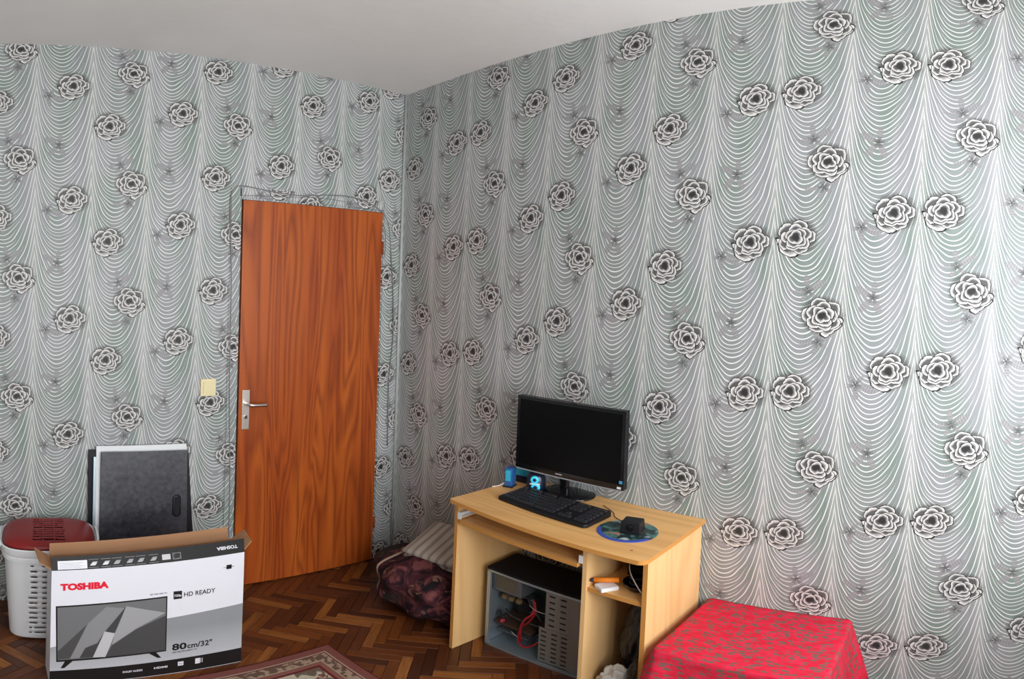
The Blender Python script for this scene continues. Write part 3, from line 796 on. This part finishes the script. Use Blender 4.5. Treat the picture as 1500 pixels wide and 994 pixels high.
mb = pb('circuit_board', PW-.020, PW-.013, .012, .26, .045, PH-.125, plain('circuit_board', (.020, .045, .035), .5))
pb('heat_sink', PW-.075, PW-.020, .075, .150, .175, .250, 'steel_dark', .002)
obj('fan', tube([(PW-.095, -.112, .212), (PW-.076, -.112, .212)], .035, 24), 'black', pc)
pb('graphics_card', .03, PW-.02, .020, .20, .120, .134, plain('card_brown', (.06, .03, .02), .5)); pb('expansion_card', .05, PW-.02, .020, .17, .070, .078, 'steel_dark')
for k in range(6): pb('slot_cover', .010, .026, .006, .0085, .05+k*.020, .064+k*.020, 'steel')
for k in range(3): pb('connector', .04, .055, .045+.035*k, .065+.035*k, .255, .275, plain('connector_tan', (.16, .11, .05), .5))
M['cage'] = plain('drive_cage_steel', (.235, .215, .195), .5, .5, .35)
def cage(name, y0, y1, z0, z1, cols, rws):
    bm = bmesh.new(); ys = [y0]; 
    # plate with real slots cut in it
    xs_ = [y0]; 
    for c_ in cols: xs_ += [c_-.013, c_+.013]
    xs_.append(y1); zs_ = [z0]
    for r_ in rws: zs_ += [r_-.0040, r_+.0040]
    zs_.append(z1)
    for i in range(len(xs_)-1):
        for j in range(len(zs_)-1):
            if i % 2 == 1 and j % 2 == 1: continue
            bx(bm, .012, .014, -xs_[i+1], -xs_[i], zs_[j], zs_[j+1])
    bmesh.ops.remove_doubles(bm, verts=bm.verts[:], dist=1e-5)
    o = obj(name, bm, 'cage', pc)
    pb('drive', .018, PW-.02, y0+.006, y1-.004, z0+.01, z1-.01, 'slot', 0)
cage('drive_cage', .275, .385, .205, PH-.024, (.303, .352), [.225+.0290*k for k in range(6)])
cage('drive_cage', .250, .385, .020, .203, (.270, .318, .362), [.036+.0245*k for k in range(7)])
pb('fold', .008, .014, .385, .445, .018, PH-.024, 'cage')
for pts_, c_, r_ in (([(.05, -.20, .29), (.03, -.205, .24), (.02, -.175, .20), (.02, -.155, .13), (.025, -.15, .07), (.03, -.17, .045), (.03, -.21, .07), (.05, -.235, .10)], (.34, .012, .02), .0045),
                     ([(.05, -.19, .30), (.035, -.215, .25), (.022, -.19, .19), (.022, -.160, .15), (.02, -.165, .08)], (.25, .01, .015), .004),
                     ([(.06, -.15, .30), (.04, -.19, .27), (.04, -.23, .22), (.06, -.26, .16)], (.02, .02, .02), .004),
                     ([(.05, -.06, .20), (.03, -.10, .19), (.035, -.16, .18), (.05, -.24, .17)], (.03, .03, .03), .004),
                     ([(.04, -.10, .095), (.03, -.14, .085), (.03, -.16, .08)], (.5, .5, .48), .0018),
                     ([(.04, -.18, .27), (.03, -.22, .262), (.03, -.27, .262)], (.45, .33, .25), .0016),
                     ([(.05, -.03, .18), (.03, -.055, .165), (.04, -.08, .175)], (.02, .02, .02), .005)):
    obj('cable', tube(smooth_pts(pts_, 5), r_, 6), plain('loose_wire', c_, .5), pc, True)
obj('cable_plug', bmesh_box := (lambda b: (bx(b, .03, .045, -.062, -.05, .130, .145), b)[1])(bmesh.new()), plain('pink_plug', (.55, .06, .10), .5), pc, bevel=.001)

# ------------------------------------------------------------------ things on the shelf and in the lower compartment
sz = .572
t = thing('cutter_knife', 'orange plastic pen-like cutter on the small desk shelf', 'cutter', (-.352, -1.600, sz), math.radians(-58))
obj('barrel', tube([(-.045, 0, .026), (.035, 0, .030)], .0095, 12), plain('orange_plastic', (.85, .24, .02), .4), t, True)
obj('tip', tube([(-.056, 0, .0255), (-.045, 0, .026)], [.006, .0085], 12), 'navy', t, True)
t = thing('white_adapter', 'small white plastic adapter beneath the orange cutter on the shelf', 'adapter', (-.366, -1.606, sz), math.radians(-30))
box('body', -.032, .030, -.026, .026, 0, .016, 'white', t, .004, 3)
t = thing('black_bowl', 'black round tray of odds and ends at the back of the desk shelf', 'tray', (-.300, -1.690, sz)); t.scale = (.70, .70, .9)
bm = lathe([(.04, 0), (.06, .003), (.082, .03), (.080, .031), (.058, .007), (.03, .005)], 40); obj('dish', bm, 'black_gloss', t, True)
obj('lead_coil', tube(smooth_pts([(.05*math.cos(k*.9)*(1+.1*math.sin(k*2)), .05*math.sin(k*.9), .016+.004*k) for k in range(14)], 4), .004, 6), 'cable_black', t, True)
tag(obj('white_cable', tube(smooth_pts([(-.385, -1.74, sz+.035), (-.36, -1.70, sz+.058), (-.32, -1.66, sz+.072), (-.25, -1.62, sz+.08)], 5), .0022, 6), 'cable_white', smooth=True), 'white cable sloping across the desk shelf', 'cable')
box_ = tag(box('black_case', -.235, -.05, -1.748, -1.60, sz, sz+.13, 'matte', None, .006), 'black case at the rear of the desk shelf', 'case')

def crumple(name, c, r, mat, amp, seed, label, cat, zmin=.001, freq=9., lo=(0, 0, 0)):
    import mathutils.noise as mn
    bm = bmesh.new(); bmesh.ops.create_icosphere(bm, subdivisions=5, radius=1)
    for v in bm.verts:
        d = v.co.copy(); k = 1+amp*(mn.ridged_multi_fractal(d*freq*.22+Vector((seed, 0, 0)), 1., 2.1, 4, .9, 2.)-1.)
        p = Vector((d.x*r[0], d.y*r[1], d.z*r[2]))*k+Vector(c); p += Vector(lo)*max(0, d.z)
        p.z = max(p.z, zmin); v.co = p
    return tag(obj(name, bm, mat, smooth=True), label, cat)
M['bag_white'] = plain('milky_plastic_bag', (.50, .47, .43), .35, .5)
M['bag_dark'] = plain('dark_plastic_bag', (.014, .014, .016), .3, .5)
M['bag_olive'] = plain('olive_bag', (.055, .045, .03), .5, .4)
crumple('plastic_bag', (-.335, -1.622, .105), (.045, .060, .120), 'bag_white', .30, 1.3, 'crumpled milky plastic bag in the lower desk compartment', 'bag', freq=6, lo=(0, -.030, 0))
crumple('dark_bag', (-.205, -1.657, .28), (.085, .070, .24), 'bag_dark', .20, 5.1, 'dark bag filling the rear of the lower desk compartment', 'bag', lo=(0, -.022, 0), freq=11)
crumple('olive_bag', (-.335, -1.712, .19), (.036, .028, .085), 'bag_olive', .28, 8.7, 'small olive bundle against the right desk panel beside the milky bag', 'bag', zmin=.06, freq=12)

# ------------------------------------------------------------------ rolled blanket and folded mattress
def blanket_mat():
    g = G('plush_floral_blanket', .85, .2); p = g.coord()
    n = g.noise(p, 13., 3., .5, 1.4); n2 = g.noise(p, 19., 2., .5, .8, 0); n3 = g.noise(p, 5., 1.)
    c = g.mix(n.step(.42, .50), (.010, .007, .009), (.050, .012, .018))
    c = g.mix(n.step(.54, .62), c, (.145, .045, .043)); c = g.mix(n2.step(.62, .70), c, (.20, .11, .075)); c = g.mix(n3.step(.60, .70)*.6, c, (.02, .022, .016))
    g.bump(g.noise(p, 260., 2.), .5, .003)
    return g.col(c)
M['blanket'] = blanket_mat()
import mathutils.noise as mn
bm = bmesh.new(); bmesh.ops.create_icosphere(bm, subdivisions=6, radius=1)
for v in bm.verts:
    d = v.co.copy(); e = 2.5
    q = (abs(d.x)**e+abs(d.y)**e+abs(d.z)**e)**(-1/e); s_ = d*q
    fold = .055*math.sin(s_.y*9+s_.z*3+1.2*math.sin(s_.x*4))+.05*mn.noise(s_*2.3)
    k = 1+fold
    p = Vector((-.225+s_.x*.215*k, -.590+s_.y*.318*k, .152+s_.z*.152*k))
    p.x -= .03*math.sin(max(0, s_.z)*2); p.z *= 1-.08*max(0, s_.y)   # lower towards the corner
    p.x += .10*max(0, s_.y-.2)
    p.z = max(p.z, .001); p.x = min(p.x, -.004); p.y = max(p.y, -.930); v.co = p
bl = tag(obj('rolled_blanket', bm, 'blanket', smooth=True), 'thick dark blanket with rose flowers, rolled up on the floor left of the desk', 'blanket')
from mathutils.bvhtree import BVHTree
_me = bl.data; _bvh = BVHTree.FromPolygons([v.co for v in _me.vertices], [tuple(p.vertices) for p in _me.polygons])
pp = []
for k in range(15):
    a = math.radians(78-k*11)
    d = Vector((-math.cos(a)*.8, .10-.16*abs(k-6)/8, math.sin(a)*.6)).normalized()
    h_ = _bvh.ray_cast(Vector((-.22, -.47, .14))+d*1.2, -d)
    if h_[0]: pp.append(h_[0]+d*.003)
obj('piping', tube(smooth_pts(pp, 5), .006, 8), plain('pale_piping', (.30, .20, .15), .7), bl, True)
def ticking():
    g = G('striped_ticking', .8, .2); x, y, z = g.xyz(g.coord())
    s_ = (y*150.).sin()*.5+.5; s2 = (y*430.).sin()*.5+.5
    c = g.mix(s_.step(.55, .75)*.75, (.42, .37, .31), (.19, .15, .12)); c = g.mix(s2*.25, c, (.24, .20, .17))
    return g.col(c)
M['ticking'] = ticking()
fm = thing('folded_mattress', 'thin striped mattress folded on top of the dark blanket roll', 'mattress', (-.150, -.680, .340), 0)
fm.rotation_euler = (math.radians(2), math.radians(-16), math.radians(14))
def cushion(name, hx, hy, t, z, mat, par):
    bm = bmesh.new(); nx_, ny_ = 24, 28; top = {}; bot = {}
    for i in range(nx_+1):
        for j in range(ny_+1):
            s_, q_ = -1+2*i/nx_, -1+2*j/ny_
            m = (1-abs(s_)**8)*(1-abs(q_)**8); hh = t*(m**.35 if m > 0 else 0)
            wv = .004*math.sin(q_*14+s_)*m
            top[i, j] = bm.verts.new((s_*hx, q_*hy, z+hh+wv)); bot[i, j] = bm.verts.new((s_*hx, q_*hy, z-hh*.8+wv*.5))
    for i in range(nx_):
        for j in range(ny_):
            bm.faces.new((top[i, j], top[i+1, j], top[i+1, j+1], top[i, j+1])); bm.faces.new((bot[i, j], bot[i, j+1], bot[i+1, j+1], bot[i+1, j]))
    bmesh.ops.remove_doubles(bm, verts=bm.verts[:], dist=1e-4)
    return obj(name, bm, mat, par, True)
cushion('upper_fold', .140, .205, .017, .015, 'ticking', fm); cushion('lower_fold', .136, .203, .014, -.016, 'ticking', fm)
t = tag(crumple('white_tag', (0, 0, 0), (.018, .012, .006), 'white', .1, 2., '', ''), 'scrap of white cloth poking out under the striped mattress corner', 'cloth scrap') if 0 else None

# ------------------------------------------------------------------ low table under a red cloth
tb = thing('low_table', 'low table hidden under a red patterned cloth beside the desk', 'table', (-.215, -2.060, 0))
box('table_top', -.205, .205, -.245, .245, .392, .416, 'beech', tb, .002)
for sx_ in (-1, 1):
    for sy_ in (-1, 1):
        cx_, cy_ = sx_*.180, sy_*.22
        box('leg', cx_-.016, cx_+.016, cy_-.016, cy_+.016, .001, .392, 'beech_v', tb, .002)
def cloth_mat():
    g = G('red_printed_cloth', .75, .25); uv = g.n('ShaderNodeUVMap', uv_map='UVMap').outputs[0]; u, v, _ = g.xyz(uv)
    vo = g.n('ShaderNodeTexVoronoi', feature='F1'); vv = g.vec(u*74.+(v*30.).sin()*.5, v*34.); g.put(vo.inputs['Vector'], vv); vo.inputs['Scale'].default_value = 1.; vo.inputs['Randomness'].default_value = .65
    d = V(g, vo.outputs['Distance']); n = g.noise(vv, 1.6, 2.); n2 = g.noise(vv, .5, 2.)
    c = g.mix(n2.step(.4, .6), (.62, .008, .035), (.70, .018, .060))
    c = g.mix((1-(d-.37+(n-.5)*.5)*10.).clamp()*.9, c, (.13, .10, .085))
    vw = g.vec(u*46.+9., v*46.); n3 = g.noise(vw, 1., 1., .5, 1.6)
    c = g.mix(((n3-.5).abs()*-60.+1.3).clamp()*.75, c, (.12, .07, .06))
    g.bump(g.noise(vv, 14., 1.), .15, .001)
    return g.col(c)
bm = bmesh.new(); uvl = bm.loops.layers.uv.new('UVMap')
hx, hy, drop, zt = .212, .252, .26, .421
n_, rg, us = 120, [], []
def rr_loop(ax, ay, r, n):
    out = []; segs = [((ax-r), (ay-r), 0), (-(ax-r), (ay-r), 90), (-(ax-r), -(ay-r), 180), ((ax-r), -(ay-r), 270)]
    per = []
    for i, (cx_, cy_, a0) in enumerate(segs):
        for k in range(9):
            a = math.radians(a0+90*k/8); per.append((cx_+r*math.cos(a), cy_+r*math.sin(a), math.cos(a), math.sin(a), 1))
        nx2 = segs[(i+1) % 4]; a = math.radians(a0+90); x1, y1 = cx_+r*math.cos(a), cy_+r*math.sin(a); x2, y2 = nx2[0]+r*math.cos(a), nx2[1]+r*math.sin(a)
        for k in range(1, 20): t_ = k/20; per.append((x1+(x2-x1)*t_, y1+(y2-y1)*t_, math.cos(a), math.sin(a), 0))
    return per
per = rr_loop(hx, hy, .020, 0); NP = len(per)
levels = [(-.012, 0), (0, .002), (.004, .008)] + [(0, .008+drop*k/14) for k in range(1, 15)]
for li, (off, dz) in enumerate(levels):
    ring = []
    for k, (x, y, nx2, ny2, cn) in enumerate(per):
        f = max(0, (dz-.008)/drop)
        wavy = .011*math.sin(k*.33+1.)+.008*math.sin(k*.71)
        corner = min(1, max(0, (abs(x)-hx+.07)/.07))*min(1, max(0, (abs(y)-hy+.07)/.07))
        out = off+(f**.8)*(.018+wavy+.075*corner)
        if x > hx-.03 and nx2 > .2: out = min(out, .002)
        xx, yy = x+nx2*out, y+ny2*out
        if y > 0: yy = min(yy, hy+.028-.0)
        ring.append(bm.verts.new((min(xx, .2125), yy, zt-dz)))
    rg.append(ring)
def cuv(v): 
    ex = max(0, zt-v.co.z); x, y = v.co.x, v.co.y
    if abs(x)/hx > abs(y)/hy: return (x+math.copysign(ex, x), y)
    return (x, y+math.copysign(ex, y))
for A, B in zip(rg, rg[1:]):
    for k in range(NP): bm.faces.new((A[k], A[(k+1) % NP], B[(k+1) % NP], B[k]))
cv = bm.verts.new((0, 0, zt+.000))
for k in range(NP): bm.faces.new((rg[0][(k+1) % NP], rg[0][k], cv))
for f in bm.faces:
    for l in f.loops: l[uvl].uv = cuv(l.vert)
cl = obj('tablecloth', bm, cloth_mat(), smooth=True); cl.location = (-.215, -2.060, 0)
sm = cl.modifiers.new('thickness', 'SOLIDIFY'); sm.thickness = .0015
tag(cl, 'red cloth with small grey-green pattern draped over the low table', 'tablecloth')

# ------------------------------------------------------------------ rug
def rug_mat():
    g = G('woven_rug', .95, .1); p = g.coord(); x, y, z = g.xyz(p)
    d = (x*-1.).min(y*-1.)                       # distance in from the two near edges
    n = g.noise(p, 34., 2., .5, .6); n2 = g.noise(p, 19., 2., .5, 1.)
    field = g.mix(n2.step(.50, .60), (.46, .40, .30), (.14, .10, .075)); field = g.mix(n.step(.58, .64), field, (.20, .03, .025))
    bandc = g.mix(n.step(.46, .55), (.34, .24, .17), (.13, .075, .055))
    maroon = (.13, .022, .020)
    c = g.mix(d.gt(.006), (.10, .022, .018), (.19, .065, .055))
    for dd, col_ in ((.040, (.33, .26, .19)), (.047, maroon), (.052, bandc), (.092, (.36, .29, .21)), (.097, (.22, .09, .07)), (.118, maroon), (.130, field)):
        c = g.mix(d.gt(dd), c, col_)
    g.bump(g.noise(p, 400., 1.), .6, .002)
    return g.col(c)
bm = bmesh.new(); bx(bm, -1.7, 0, -2.2, 0, .0005, .007)
rug = obj('rug', bm, rug_mat(), bevel=.002); rug.location = (-.782, -.664, 0); rug.rotation_euler = (0, 0, math.radians(4.5))
tag(rug, 'patterned rug with mauve border lying on the parquet', 'rug')
bpy.context.view_layer.update()
